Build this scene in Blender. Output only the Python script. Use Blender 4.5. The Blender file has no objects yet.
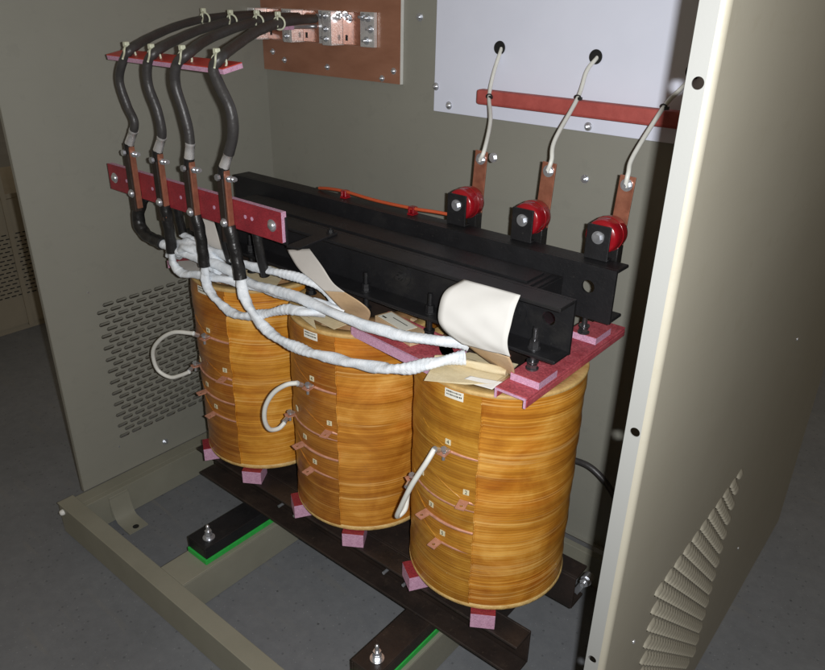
import bpy, math, random
from mathutils import Vector, Matrix
random.seed(7)
SC = bpy.context.scene
COL = SC.collection
rad = math.radians

# ------------------------------------------------------------------ materials
def new_mat(name):
    m = bpy.data.materials.new(name); m.use_nodes = True
    nt = m.node_tree; b = nt.nodes['Principled BSDF']
    return m, nt, b
def nd(nt, kind, **kw):
    n = nt.nodes.new(kind)
    for k, v in kw.items():
        if k in n.inputs: n.inputs[k].default_value = v
        else: setattr(n, k, v)
    return n
def ramp(nt, stops):
    r = nt.nodes.new('ShaderNodeValToRGB'); e = r.color_ramp.elements
    e[0].position, e[0].color = stops[0][0], (*stops[0][1], 1)
    e[1].position, e[1].color = stops[-1][0], (*stops[-1][1], 1)
    for p, c in stops[1:-1]:
        x = e.new(p); x.color = (*c, 1)
    return r
def surf(name, c1, c2=None, scale=20, wear=None, wscale=6, wlo=.58, whi=.75, fibre=0, rough=.5, rough2=None, metal=0, bump=0, bscale=200, spec=.5, coat=0, stretch=(1, 1, 1)):
    m, nt, b = new_mat(name); L = nt.links.new
    c2 = c2 or tuple(x * .82 for x in c1)
    tc = nd(nt, 'ShaderNodeTexCoord'); mp = nd(nt, 'ShaderNodeMapping'); mp.inputs['Scale'].default_value = stretch
    L(tc.outputs['Object'], mp.inputs[0])
    n = nd(nt, 'ShaderNodeTexNoise', Scale=scale, Detail=6, Roughness=.6); L(mp.outputs[0], n.inputs['Vector'])
    r = ramp(nt, [(.3, c2), (.7, c1)]); L(n.outputs[0], r.inputs[0]); cur = r.outputs[0]
    if wear:
        for k, (sc, st, lo, hi) in enumerate(((wscale, (1, 1, 1), wlo, whi), (wscale * 5, (1, 1, 7), wlo + .03, whi + .03), (wscale * 14, (1, 1, 1), wlo + .08, wlo + .12))):
            mpp = nd(nt, 'ShaderNodeMapping'); mpp.inputs['Scale'].default_value = st; mpp.inputs['Rotation'].default_value = (.3 * k, .4 * k, .2); L(tc.outputs['Object'], mpp.inputs[0])
            wn = nd(nt, 'ShaderNodeTexNoise', Scale=sc, Detail=7, Roughness=.65, Distortion=.3); L(mpp.outputs[0], wn.inputs['Vector'])
            wr = ramp(nt, [(lo, (0, 0, 0)), (hi, (.6, .6, .6))]); L(wn.outputs[0], wr.inputs[0])
            wx = nd(nt, 'ShaderNodeMix', data_type='RGBA', blend_type='MIX'); L(wr.outputs[0], wx.inputs[0]); L(cur, wx.inputs[6]); wx.inputs[7].default_value = (*wear, 1); cur = wx.outputs[2]
    if fibre:
        vf = nd(nt, 'ShaderNodeTexNoise', Scale=fibre, Detail=3, Roughness=.8); mf = nd(nt, 'ShaderNodeMapping'); mf.inputs['Scale'].default_value = (1, 1, 4); L(tc.outputs['Object'], mf.inputs[0]); L(mf.outputs[0], vf.inputs['Vector'])
        fr_ = ramp(nt, [(.35, (.62, .62, .62)), (.65, (1.25, 1.25, 1.25))]); L(vf.outputs[0], fr_.inputs[0])
        fx = nd(nt, 'ShaderNodeMix', data_type='RGBA', blend_type='MULTIPLY'); fx.inputs[0].default_value = 1; L(cur, fx.inputs[6]); L(fr_.outputs[0], fx.inputs[7]); cur = fx.outputs[2]
    L(cur, b.inputs['Base Color'])
    n2 = nd(nt, 'ShaderNodeTexNoise', Scale=scale * 2.7, Detail=5); L(mp.outputs[0], n2.inputs['Vector'])
    mr = nd(nt, 'ShaderNodeMapRange'); mr.inputs[3].default_value = rough; mr.inputs[4].default_value = rough2 if rough2 is not None else min(1, rough + .15)
    L(n2.outputs[0], mr.inputs[0]); L(mr.outputs[0], b.inputs['Roughness'])
    b.inputs['Metallic'].default_value = metal; b.inputs['Specular IOR Level'].default_value = spec; b.inputs['Coat Weight'].default_value = coat
    if metal > .3: b.inputs['Coat Weight'].default_value = .6; b.inputs['Coat Roughness'].default_value = .10
    if bump:
        n3 = nd(nt, 'ShaderNodeTexNoise', Scale=bscale, Detail=4); L(mp.outputs[0], n3.inputs['Vector'])
        bp = nd(nt, 'ShaderNodeBump', Strength=bump, Distance=.002); L(n3.outputs[0], bp.inputs['Height']); L(bp.outputs[0], b.inputs['Normal'])
    return m
def amber(name, dark, mid, lite, seed=0.0):
    """varnished glass-tape winding: fine horizontal ribs, tape overlaps, resin blotches and thin pale ridges"""
    m, nt, b = new_mat(name); L = nt.links.new
    tc = nd(nt, 'ShaderNodeTexCoord')
    # let the layers wander a little up and down round the coil
    wn = nd(nt, 'ShaderNodeTexNoise', Scale=3.2, Detail=1); L(tc.outputs['Object'], wn.inputs['Vector'])
    sx = nd(nt, 'ShaderNodeSeparateXYZ'); L(tc.outputs['Object'], sx.inputs[0])
    wz = nd(nt, 'ShaderNodeMath', operation='MULTIPLY_ADD'); L(wn.outputs[0], wz.inputs[0]); wz.inputs[1].default_value = .026; L(sx.outputs[2], wz.inputs[2])
    cx = nd(nt, 'ShaderNodeCombineXYZ'); L(sx.outputs[0], cx.inputs[0]); L(sx.outputs[1], cx.inputs[1]); L(wz.outputs[0], cx.inputs[2])
    def noise(sc, scale, det=4, off=(0, 0, 0), dist=0, src=cx.outputs[0]):
        mp = nd(nt, 'ShaderNodeMapping'); mp.inputs['Scale'].default_value = sc; mp.inputs['Location'].default_value = (off[0] + seed, off[1] + seed * 1.7, off[2] + seed * 3.1)
        L(src, mp.inputs[0])
        n = nd(nt, 'ShaderNodeTexNoise', Scale=scale, Detail=det, Roughness=.6, Distortion=dist); L(mp.outputs[0], n.inputs['Vector']); return n
    def ma(a, k, add):
        n = nd(nt, 'ShaderNodeMath', operation='MULTIPLY_ADD'); L(a, n.inputs[0]); n.inputs[1].default_value = k
        if isinstance(add, float): n.inputs[2].default_value = add
        else: L(add, n.inputs[2])
        return n.outputs[0]
    fine = noise((.8, .8, 110), 3.0, 5, dist=.1)
    band = noise((1.4, 1.4, 24), 2.2, 4, (3, 1, 2), .3)
    blot = noise((5, 5, 5), 1.5, 6, (7, 2, 5), .8, tc.outputs['Object'])
    v = ma(blot.outputs[0], .40, ma(band.outputs[0], .34, ma(fine.outputs[0], .26, 0.0)))
    r = ramp(nt, [(.37, dark), (.46, tuple(.5 * a + .5 * c for a, c in zip(dark, mid))), (.52, mid), (.64, lite)]); L(v, r.inputs[0])
    # reddish resin where it pooled
    rd = noise((3, 3, 9), 1.3, 5, (11, 5, 1), .5)
    rr = ramp(nt, [(.50, (0, 0, 0)), (.72, (.75, .75, .75))]); L(rd.outputs[0], rr.inputs[0])
    mx = nd(nt, 'ShaderNodeMix', data_type='RGBA', blend_type='MULTIPLY'); L(rr.outputs[0], mx.inputs[0]); L(r.outputs[0], mx.inputs[6]); mx.inputs[7].default_value = (.86, .55, .30, 1)
    # thin pale ridges of tape edge
    rg = noise((.35, .35, 24), 2.2, 2, (1, 9, 4), 0)
    rs = ramp(nt, [(.61, (0, 0, 0)), (.65, (.42, .42, .42)), (.675, (0, 0, 0))]); L(rg.outputs[0], rs.inputs[0])
    m2 = nd(nt, 'ShaderNodeMix', data_type='RGBA', blend_type='MIX'); L(rs.outputs[0], m2.inputs[0]); L(mx.outputs[2], m2.inputs[6]); m2.inputs[7].default_value = (min(1, lite[0] * 1.12), min(1, lite[1] * 1.3), lite[2] * 2.0, 1)
    L(m2.outputs[2], b.inputs['Base Color'])
    mr = nd(nt, 'ShaderNodeMapRange'); mr.inputs[3].default_value = .22; mr.inputs[4].default_value = .46; L(blot.outputs[0], mr.inputs[0]); L(mr.outputs[0], b.inputs['Roughness'])
    b.inputs['Specular IOR Level'].default_value = .5
    b.inputs['Coat Weight'].default_value = .22; b.inputs['Coat Roughness'].default_value = .16
    w = nd(nt, 'ShaderNodeTexWave', bands_direction='Z', Scale=52, Distortion=1.5, Detail=2); L(cx.outputs[0], w.inputs['Vector'])
    wv = noise((160, 160, 160), 1.0, 2, (2, 2, 2), 0, tc.outputs['Object'])
    h = ma(w.outputs['Fac'], .40, ma(wv.outputs[0], .12, ma(rs.outputs[0], .3, fine.outputs[0])))
    bp = nd(nt, 'ShaderNodeBump', Strength=.30, Distance=.0016); L(h, bp.inputs['Height']); L(bp.outputs[0], b.inputs['Normal']); L(bp.outputs[0], b.inputs['Coat Normal'])
    return m
M = {}
M['paint'] = surf('beige_paint', (.264, .260, .220), (.243, .239, .203), 3, rough=.42, rough2=.58, bump=.05, bscale=380, wear=(.235, .232, .198), wscale=1.6, wlo=.52, whi=.74)
M['paint_warm'] = surf('warm_beige_paint', (.285, .268, .215), (.265, .247, .197), 3, rough=.40, rough2=.54, bump=.05, bscale=380, wear=(.262, .243, .19), wscale=1.6, wlo=.52, whi=.72)
M['paint_clean'] = surf('clean_beige_paint', (.218, .220, .209), (.212, .214, .203), 2, rough=.42, rough2=.5, bump=.03, bscale=300)
M['paint_base'] = surf('beige_frame_paint', (.255, .248, .195), (.222, .216, .168), 9, rough=.45, rough2=.6, bump=.12, bscale=400)
M['paint_far'] = surf('brown_beige_paint', (.27, .235, .175), (.235, .205, .15), 4, rough=.5)
M['white_board'] = surf('white_glass_polyester', (.73, .76, .87), (.69, .72, .83), 6, rough=.5, rough2=.65)
M['white_coat'] = surf('white_coated_hardware', (.75, .75, .72), (.66, .66, .62), 30, rough=.45)
M['copper_board'] = surf('brown_phenolic_board', (.33, .155, .095), (.25, .11, .064), 9, rough=.3, rough2=.45, stretch=(1, 1, 3))
M['steel'] = surf('zinc_plated_steel', (.74, .76, .80), (.56, .58, .62), 60, rough=.24, rough2=.38, metal=.82)
M['tin'] = surf('tinned_copper', (.86, .85, .84), (.70, .68, .67), 50, rough=.2, rough2=.34, metal=.6)
M['copper'] = surf('bare_copper', (.44, .18, .11), (.27, .10, .06), 45, rough=.34, rough2=.5, metal=.5)
M['copper_tab'] = surf('varnished_copper', (.66, .34, .24), (.46, .21, .13), 90, rough=.34, rough2=.5, metal=.25)
M['dark_steel'] = surf('darkened_steel', (.20, .20, .21), (.10, .10, .105), 70, rough=.25, rough2=.42, metal=.85)
M['black'] = surf('black_enamel', (.012, .012, .0135), (.007, .007, .008), 14, wear=(.035, .033, .030), wscale=9, wlo=.56, whi=.80, rough=.38, rough2=.55, bump=.2, bscale=160)
M['brownblack'] = surf('dark_brown_varnished_steel', (.034, .022, .017), (.012, .009, .008), 10, wear=(.060, .042, .030), wscale=7, wlo=.55, whi=.78, rough=.4, rough2=.6, bump=.3, bscale=120)
M['rubber'] = surf('black_cable_jacket', (.052, .049, .048), (.034, .032, .032), 40, rough=.34, rough2=.5, bump=.35, bscale=160)
M['sleeve'] = surf('black_heat_shrink', (.016, .015, .015), (.010, .010, .010), 60, rough=.28, rough2=.42, bump=.5, bscale=140)
M['tape'] = surf('white_cloth_tape', (.80, .83, .86), (.60, .65, .70), 45, rough=.5, rough2=.7, bump=.5, bscale=260)
M['white_wire'] = surf('white_silicone_wire', (.74, .74, .69), (.66, .66, .61), 40, rough=.38, rough2=.5)
M['tie'] = surf('natural_nylon', (.66, .68, .52), (.56, .58, .44), 60, rough=.35, rough2=.5)
M['black_tie'] = surf('black_nylon', (.012, .012, .012), None, 60, rough=.4)
M['crimson'] = surf('crimson_polyester_face', (.33, .030, .042), (.21, .020, .030), 26, fibre=240, rough=.42, rough2=.6, bump=.2, bscale=300)
M['pinkcut'] = surf('pink_sawn_edge', (.64, .38, .52), (.52, .27, .40), 120, fibre=300, rough=.65, rough2=.85, bump=.35, bscale=500)
M['crimson_worn'] = surf('dusty_crimson_polyester', (.50, .10, .12), (.33, .04, .055), 34, fibre=220, wear=(.55, .20, .22), wscale=18, rough=.5, rough2=.75, bump=.3, bscale=260)
M['redtop'] = surf('bright_red_polyester_face', (.55, .055, .035), (.45, .04, .03), 26, rough=.4, rough2=.55)
M['redrod'] = surf('brick_red_tube', (.44, .09, .075), (.33, .06, .05), 34, rough=.5, rough2=.7, bump=.2, bscale=260)
M['redwax'] = surf('glossy_red_resin', (.30, .006, .012), (.22, .004, .009), 20, rough=.16, rough2=.30, coat=.35, bump=.1, bscale=90)
M['orange'] = surf('orange_red_wire', (.50, .09, .03), (.42, .07, .025), 40, rough=.4)
M['cream'] = surf('cream_resin_edge', (.70, .50, .20), (.46, .27, .08), 55, rough=.45, rough2=.65, bump=.9, bscale=150)
M['creamtop'] = surf('cream_end_face', (.58, .40, .16), (.42, .25, .08), 40, rough=.5, rough2=.7, bump=.4, bscale=190)
M['innercoil'] = surf('brown_inner_winding', (.30, .17, .07), (.18, .09, .035), 26, rough=.5, rough2=.7)
M['paper'] = surf('white_insulation_paper', (.66, .65, .62), (.62, .61, .58), 14, rough=.85, rough2=.95, spec=.15)
M['greypaper'] = surf('pale_grey_insulation_paper', (.62, .59, .55), (.55, .52, .48), 14, rough=.7, rough2=.9)
M['tan'] = surf('tan_varnished_paper', (.58, .42, .26), (.47, .32, .18), 16, rough=.5, rough2=.7, bump=.4, bscale=70)
M['tan2'] = surf('cream_varnished_paper', (.66, .57, .38), (.55, .45, .27), 22, rough=.45, rough2=.7, bump=.5, bscale=60)
M['tag'] = surf('cream_number_sticker', (.74, .68, .46), (.66, .60, .40), 90, rough=.6)
M['label'] = surf('white_print_label', (.78, .77, .68), (.72, .71, .62), 90, rough=.55)
M['ink'] = surf('black_ink', (.018, .016, .014), None, 90, rough=.5)
M['green'] = surf('green_rubber_pad', (.03, .46, .07), (.02, .38, .055), 60, rough=.55, rough2=.7)
M['dark'] = surf('dark_gap', (.01, .01, .009), None, 20, rough=.8)
AMB = [amber('honey_varnish_winding_a', (.30, .092, .007), (.55, .232, .026), (.80, .45, .105), 0.0),
       amber('honey_varnish_winding_b', (.31, .10, .009), (.57, .242, .032), (.80, .44, .11), 4.3),
       amber('honey_varnish_winding_c', (.34, .11, .009), (.64, .285, .033), (.85, .48, .115), 9.1)]
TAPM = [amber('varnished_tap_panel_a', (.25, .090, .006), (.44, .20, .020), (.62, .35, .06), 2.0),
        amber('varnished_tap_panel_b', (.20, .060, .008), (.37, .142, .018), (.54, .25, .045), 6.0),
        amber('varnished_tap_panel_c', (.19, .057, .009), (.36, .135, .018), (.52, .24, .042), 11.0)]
def floor_mat():
    m, nt, b = new_mat('sealed_concrete'); L = nt.links.new
    tc = nd(nt, 'ShaderNodeTexCoord')
    n1 = nd(nt, 'ShaderNodeTexNoise', Scale=1.3, Detail=7, Roughness=.65); L(tc.outputs['Object'], n1.inputs['Vector'])
    n2 = nd(nt, 'ShaderNodeTexNoise', Scale=34, Detail=10, Roughness=.75); L(tc.outputs['Object'], n2.inputs['Vector'])
    a = nd(nt, 'ShaderNodeMath', operation='MULTIPLY_ADD'); L(n2.outputs[0], a.inputs[0]); a.inputs[1].default_value = .55; L(n1.outputs[0], a.inputs[2])
    r = ramp(nt, [(.52, (.122, .128, .136)), (.76, (.154, .161, .171)), (.98, (.188, .195, .204))]); L(a.outputs[0], r.inputs[0])
    cur = r.outputs[0]
    for sc, lo, hi, col, f in ((14, .03, .06, (.35, .34, .33), .8), (43, .10, .16, (.6, .6, .6), .7), (71, .05, .10, (1.9, 1.85, 1.8), .8)):
        v = nd(nt, 'ShaderNodeTexVoronoi', Scale=sc); L(tc.outputs['Object'], v.inputs['Vector'])
        sp = ramp(nt, [(lo, (1, 1, 1)), (hi, (0, 0, 0))]); L(v.outputs['Distance'], sp.inputs[0])
        k = nd(nt, 'ShaderNodeMath', operation='MULTIPLY'); L(sp.outputs[0], k.inputs[0]); k.inputs[1].default_value = f
        mx = nd(nt, 'ShaderNodeMix', data_type='RGBA', blend_type='MULTIPLY'); L(k.outputs[0], mx.inputs[0]); L(cur, mx.inputs[6]); mx.inputs[7].default_value = (*col, 1); cur = mx.outputs[2]
    # pale scuffs
    mp = nd(nt, 'ShaderNodeMapping'); mp.inputs['Rotation'].default_value = (0, 0, .8); mp.inputs['Scale'].default_value = (1, 9, 1); L(tc.outputs['Object'], mp.inputs[0])
    n4 = nd(nt, 'ShaderNodeTexNoise', Scale=4, Detail=6, Distortion=.4); L(mp.outputs[0], n4.inputs['Vector']); sr = ramp(nt, [(.60, (0, 0, 0)), (.74, (.5, .5, .5))]); L(n4.outputs[0], sr.inputs[0])
    mx = nd(nt, 'ShaderNodeMix', data_type='RGBA', blend_type='MIX'); L(sr.outputs[0], mx.inputs[0]); L(cur, mx.inputs[6]); mx.inputs[7].default_value = (.19, .185, .17, 1)
    L(mx.outputs[2], b.inputs['Base Color'])
    b.inputs['Roughness'].default_value = .62; b.inputs['Specular IOR Level'].default_value = .3
    bp = nd(nt, 'ShaderNodeBump', Strength=.35, Distance=.002); L(n2.outputs[0], bp.inputs['Height']); L(bp.outputs[0], b.inputs['Normal'])
    return m
M['floor'] = floor_mat()

# ------------------------------------------------------------------ mesh builder
class MB:
    def __init__(s): s.v = []; s.f = []; s.sm = []; s.mi = []; s.cur = 0
    def add(s, vs, fs, smooth=False):
        o = len(s.v); s.v += [tuple(v) for v in vs]
        for f in fs: s.f.append(tuple(i + o for i in f)); s.sm.append(smooth); s.mi.append(s.cur)
        return s
    def box(s, x0, x1, y0, y1, z0, z1, rot=None, pivot=None, bev=0):
        if bev:
            b = min(bev, (x1 - x0) * .45, (y1 - y0) * .45, (z1 - z0) * .45)
            vs = []; idx = {}
            for ix in (0, 1):
                for iy in (0, 1):
                    for iz in (0, 1):
                        c = ((x0, x1)[ix], (y0, y1)[iy], (z0, z1)[iz]); d = (b if not ix else -b, b if not iy else -b, b if not iz else -b)
                        for ax in range(3):
                            p = [c[k] + (0 if k == ax else d[k]) for k in range(3)]
                            idx[(ix, iy, iz, ax)] = len(vs); vs.append(p)
            fs = []
            for ax in range(3):
                o = [k for k in range(3) if k != ax]
                for sgn in (0, 1):
                    q = []
                    for a, c in ((0, 0), (1, 0), (1, 1), (0, 1)):
                        t = [0, 0, 0]; t[ax] = sgn; t[o[0]] = a; t[o[1]] = c; q.append(idx[(*t, ax)])
                    if (sgn == 0) != (ax == 1): q = q[::-1]
                    fs.append(q)
            for ax in range(3):
                o = [k for k in range(3) if k != ax]
                for a in (0, 1):
                    for c in (0, 1):
                        t0 = [0, 0, 0]; t1 = [0, 0, 0]; t1[ax] = 1
                        for t in (t0, t1): t[o[0]] = a; t[o[1]] = c
                        fs.append([idx[(*t0, o[0])], idx[(*t1, o[0])], idx[(*t1, o[1])], idx[(*t0, o[1])]])
            for ix in (0, 1):
                for iy in (0, 1):
                    for iz in (0, 1): fs.append([idx[(ix, iy, iz, a)] for a in range(3)])
        else:
            vs = [(x, y, z) for x in (x0, x1) for y in (y0, y1) for z in (z0, z1)]
            fs = [(0, 1, 3, 2), (4, 6, 7, 5), (0, 4, 5, 1), (2, 3, 7, 6), (0, 2, 6, 4), (1, 5, 7, 3)]
        if rot is not None:
            p = Vector(pivot) if pivot is not None else Vector(((x0 + x1) / 2, (y0 + y1) / 2, (z0 + z1) / 2))
            vs = [p + rot @ (Vector(v) - p) for v in vs]
        return s.add(vs, fs)
    def cyl(s, p0, p1, r0, r1=None, n=24, caps=True, smooth=True):
        p0 = Vector(p0); p1 = Vector(p1); r1 = r0 if r1 is None else r1
        d = (p1 - p0).normalized(); a = d.orthogonal().normalized(); b = d.cross(a)
        vs = []
        for k in range(n):
            t = 2 * math.pi * k / n; e = a * math.cos(t) + b * math.sin(t); vs += [p0 + e * r0, p1 + e * r1]
        fs = [(2 * k, 2 * ((k + 1) % n), 2 * ((k + 1) % n) + 1, 2 * k + 1) for k in range(n)]
        s.add(vs, fs, smooth)
        if caps:
            s.add([vs[2 * k] for k in range(n)], [tuple(range(n))[::-1]]); s.add([vs[2 * k + 1] for k in range(n)], [tuple(range(n))])
        return s
    def hexn(s, p0, p1, r): return s.cyl(p0, p1, r, n=6, smooth=False)
    def tube(s, pts, r, n=14, caps=True, smooth=True, rf=None, per=None):
        pts = [Vector(p) for p in pts]; N = len(pts)
        T = [(pts[min(i + 1, N - 1)] - pts[max(i - 1, 0)]).normalized() for i in range(N)]
        a = T[0].orthogonal().normalized(); vs = []; L = 0
        for i in range(N):
            a = (a - T[i] * a.dot(T[i])).normalized(); b = T[i].cross(a)
            if i: L += (pts[i] - pts[i - 1]).length
            for k in range(n):
                t = 2 * math.pi * k / n
                rr = r if rf is None else rf(L, t, i / (N - 1))
                vs.append(pts[i] + (a * math.cos(t) + b * math.sin(t)) * rr)
        fs = [(i * n + k, i * n + (k + 1) % n, (i + 1) * n + (k + 1) % n, (i + 1) * n + k) for i in range(N - 1) for k in range(n)]
        if per: fs = fs
        s.add(vs, fs, smooth)
        if caps: s.add(vs[:n], [tuple(range(n))[::-1]]); s.add(vs[-n:], [tuple(range(n))])
        return s
    def lathe(s, prof, n=64, a0=0, a1=360, smooth=True, axis=None, org=(0, 0, 0)):
        """prof = [(r, z)...] about z, or about axis through org"""
        full = abs(a1 - a0) >= 360; K = n if full else n + 1; vs = []
        for k in range(K):
            t = rad(a0 + (a1 - a0) * k / n)
            for r, z in prof:
                v = Vector((r * math.cos(t), r * math.sin(t), z))
                if axis is not None: v = Vector((0, 0, 1)).rotation_difference(Vector(axis)) @ v
                vs.append(v + Vector(org))
        m = len(prof)
        fs = [(k * m + j, ((k + 1) % K) * m + j, ((k + 1) % K) * m + j + 1, k * m + j + 1) for k in range(n) for j in range(m - 1)]
        return s.add(vs, fs, smooth)
    def poly(s, pts, th=(0, 0, .0006)):
        n = len(pts); t = Vector(th); a = [Vector(p) for p in pts]; b = [p + t for p in a]
        return s.add(a + b, [tuple(range(n))[::-1], tuple(range(n, 2 * n))] + [(k, (k + 1) % n, n + (k + 1) % n, n + k) for k in range(n)])
    def build(s, name, mats, parent=None, loc=None, bevel=0):
        me = bpy.data.meshes.new(name); me.from_pydata(s.v, [], s.f); me.update()
        if not isinstance(mats, (list, tuple)): mats = [mats]
        for m in mats: me.materials.append(M[m] if isinstance(m, str) else m)
        me.polygons.foreach_set('use_smooth', s.sm); me.polygons.foreach_set('material_index', s.mi)
        o = bpy.data.objects.new(name, me); COL.objects.link(o)
        if parent is not None: o.parent = parent
        if loc is not None: o.location = loc
        if bevel:
            bv = o.modifiers.new('bevel', 'BEVEL'); bv.width = bevel; bv.segments = 2; bv.limit_method = 'ANGLE'
        return o
def tag(o, label=None, cat=None, group=None, kind=None):
    if label: o['label'] = label
    if cat: o['category'] = cat
    if group: o['group'] = group
    if kind: o['kind'] = kind
    return o
def thing(name, loc, label, cat, group=None):
    o = bpy.data.objects.new(name, None); o.empty_display_size = .05; COL.objects.link(o); o.location = loc
    return tag(o, label, cat, group)
def off(pts, o): return [tuple(Vector(p) - Vector(o)) for p in pts]
def smooth(pts, n=10):
    P = [Vector(p) for p in pts]; P = [P[0] * 2 - P[1]] + P + [P[-1] * 2 - P[-2]]; out = []
    for i in range(1, len(P) - 2):
        for k in range(n):
            t = k / n; a, b, c, d = P[i - 1:i + 3]
            out.append(.5 * ((2 * b) + (c - a) * t + (2 * a - 5 * b + 4 * c - d) * t * t + (3 * b - a - 3 * c + d) * t ** 3))
    return out + [P[-2]]
def sheet(name, L, R, mats, parent=None, nu=12, th=.0007, wob=.0):
    """paper spanned between two edge curves, with real thickness"""
    A = smooth(L, 6); B = smooth(R, 6); N = min(len(A), len(B)); mb = MB(); vs = []
    for i in range(N):
        a = A[int(i * (len(A) - 1) / (N - 1))]; b = B[int(i * (len(B) - 1) / (N - 1))]
        for j in range(nu + 1):
            u = j / nu; p = a.lerp(b, u); p = p + Vector((0, -1, .3)) * wob * (math.sin(u * 7 + i * .35) + .5 * math.sin(u * 13 - i * .6)); vs.append(p)
    fs = [(i * (nu + 1) + j, i * (nu + 1) + j + 1, (i + 1) * (nu + 1) + j + 1, (i + 1) * (nu + 1) + j) for i in range(N - 1) for j in range(nu)]
    mb.add(vs, fs, True); o = mb.build(name, mats, parent)
    so = o.modifiers.new('thickness', 'SOLIDIFY'); so.thickness = th; so.offset = 0
    return o
def text_mesh(name, body, size, mat, parent, mw):
    cu = bpy.data.curves.new(name, 'FONT'); cu.body = body; cu.size = size; cu.align_x = 'CENTER'; cu.align_y = 'CENTER'; cu.extrude = .00015
    t = bpy.data.objects.new(name, cu); COL.objects.link(t)
    dg = bpy.context.evaluated_depsgraph_get(); me = bpy.data.meshes.new_from_object(t.evaluated_get(dg))
    bpy.data.objects.remove(t); me.name = name; me.materials.clear(); me.materials.append(M[mat])
    me.transform(mw); o = bpy.data.objects.new(name, me); COL.objects.link(o); o.parent = parent
    return o
def screw(mb, p, ax, r=.007, washer=True, stud=.0, hexh=True):
    """bolt head proud of p along ax"""
    p = Vector(p); ax = Vector(ax).normalized()
    if washer: mb.cyl(p, p + ax * .0016, r * 1.25, n=20)
    q = p + ax * (.0016 if washer else 0)
    if hexh: mb.hexn(q, q + ax * r * .62, r * .82)
    else: mb.lathe([(r * .9, 0), (r * .85, r * .3), (r * .55, r * .52), (0.0001, r * .6)], n=18, axis=ax, org=q)
    e = q + ax * (r * .62)
    if stud: mb.cyl(e, e + ax * stud, r * .45, n=12)
    return mb

# ------------------------------------------------------------------ perforated / louvred sheets
def stadium(a, b):
    return [(-a * .92, -b * .55), (-a * .72, -b), (a * .72, -b), (a * .92, -b * .55), (a, 0), (a * .92, b * .55), (a * .72, b), (-a * .72, b), (-a * .92, b * .55), (-a, 0)]
def cell_ring(w, h):
    w /= 2; h /= 2
    return [(-w, -h), (-w * .6, -h), (w * .6, -h), (w, -h), (w, 0), (w, h), (w * .6, h), (-w * .6, h), (-w, h), (-w, 0)]
def louvre_sheet(x, outward, y0, z0, ncol, nrow, cw, ch, Y0, Y1, Z0, Z1, hb=.31, dep=.0065):
    """steel sheet in the plane x with staggered pressed louvre slots, each hood standing outward"""
    mb = MB(); y1 = y0 + ncol * cw; z1 = z0 + nrow * ch
    P = lambda u, v, d=0: (x + outward * d, u, v)
    for (a, b, c, d) in ((Y0, y0, Z0, Z1), (y1, Y1, Z0, Z1), (y0, y1, Z0, z0), (y0, y1, z1, Z1)):
        mb.add([P(a, c), P(b, c), P(b, d), P(a, d)], [(0, 1, 2, 3)])
    a_, b_ = cw * .42, ch * hb
    for r in range(nrow):
        vc = z0 + (r + .5) * ch; st = r % 2; n = ncol - st; s0 = y0 + (cw / 2 if st else 0)
        if st:
            for (a, b) in ((y0, s0), (y1 - cw / 2, y1)): mb.add([P(a, vc - ch / 2), P(b, vc - ch / 2), P(b, vc + ch / 2), P(a, vc + ch / 2)], [(0, 1, 2, 3)])
        for c in range(n):
            uc = s0 + (c + .5) * cw
            o = [P(uc + u, vc + v) for u, v in cell_ring(cw, ch)]; i = [P(uc + u, vc + v) for u, v in stadium(a_, b_)]
            mb.add(o + i, [(k, (k + 1) % 10, 10 + (k + 1) % 10, 10 + k) for k in range(10)])
            # hood
            us = [-a_, -a_ * .8, -a_ * .4, 0, a_ * .4, a_ * .8, a_]; H = []
            for u in us:
                e = math.sqrt(max(0, 1 - (abs(u) / a_) ** 4)); top = b_ * (.2 + .8 * e) if abs(u) < a_ else 0
                for t in (0, .35, .7, 1):
                    H.append(P(uc + u, vc + top - (top + b_ * .75 * e) * t, dep * e * math.sin(t * math.pi / 2)))
            mb.add(H, [(4 * k + j, 4 * (k + 1) + j, 4 * (k + 1) + j + 1, 4 * k + j + 1) for k in range(6) for j in range(3)], True)
    return mb
def flange_with_holes(x0, x1, y, z0, z1, holes, r):
    """vertical steel strip facing -y with real round holes"""
    mb = MB(); xc = (x0 + x1) / 2; zc = z0; n = 24; t = .0015
    def rect(a, b):
        mb.box(x0, x1, y, y + t, a, b)
    for (hx, hz) in sorted(holes, key=lambda q: q[1]):
        s = (x1 - x0) / 2; rect(zc, hz - s); ring = []; out = []
        for k in range(n):
            a = 2 * math.pi * (k + .5) / n; c, d = math.cos(a), math.sin(a); m = max(abs(c), abs(d))
            out.append((xc + s * c / m, hz + s * d / m)); ring.append((hx + r * c, hz + r * d))
        for k in range(4):   # snap the ones nearest each corner
            cx, cz = xc + s * (1 if k in (0, 3) else -1), hz + s * (1 if k < 2 else -1)
            j = min(range(n), key=lambda q: (out[q][0] - cx) ** 2 + (out[q][1] - cz) ** 2); out[j] = (cx, cz)
        for yy in (y, y + t):
            vs = [(a, yy, b) for a, b in out] + [(a, yy, b) for a, b in ring]
            mb.add(vs, [(k, (k + 1) % n, n + (k + 1) % n, n + k) for k in range(n)])
        mb.add([(a, y, b) for a, b in ring] + [(a, y + t, b) for a, b in ring], [(k, (k + 1) % n, n + (k + 1) % n, n + k) for k in range(n)])
        zc = hz + s
    rect(zc, z1); return mb

# ------------------------------------------------------------------ constants (metres)
R = .170; S = .370; H = .5095; FL = -.285
XL, XR, YB, YF = -1.14, .440, .400, -.400
CX = [0, -S, -2 * S]

# ------------------------------------------------------------------ floor
fl = MB().add([(-9, -6, FL), (9, -6, FL), (9, 9, FL), (-9, 9, FL)], [(0, 1, 2, 3)]).build('floor', 'floor')
tag(fl, kind='structure')

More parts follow.
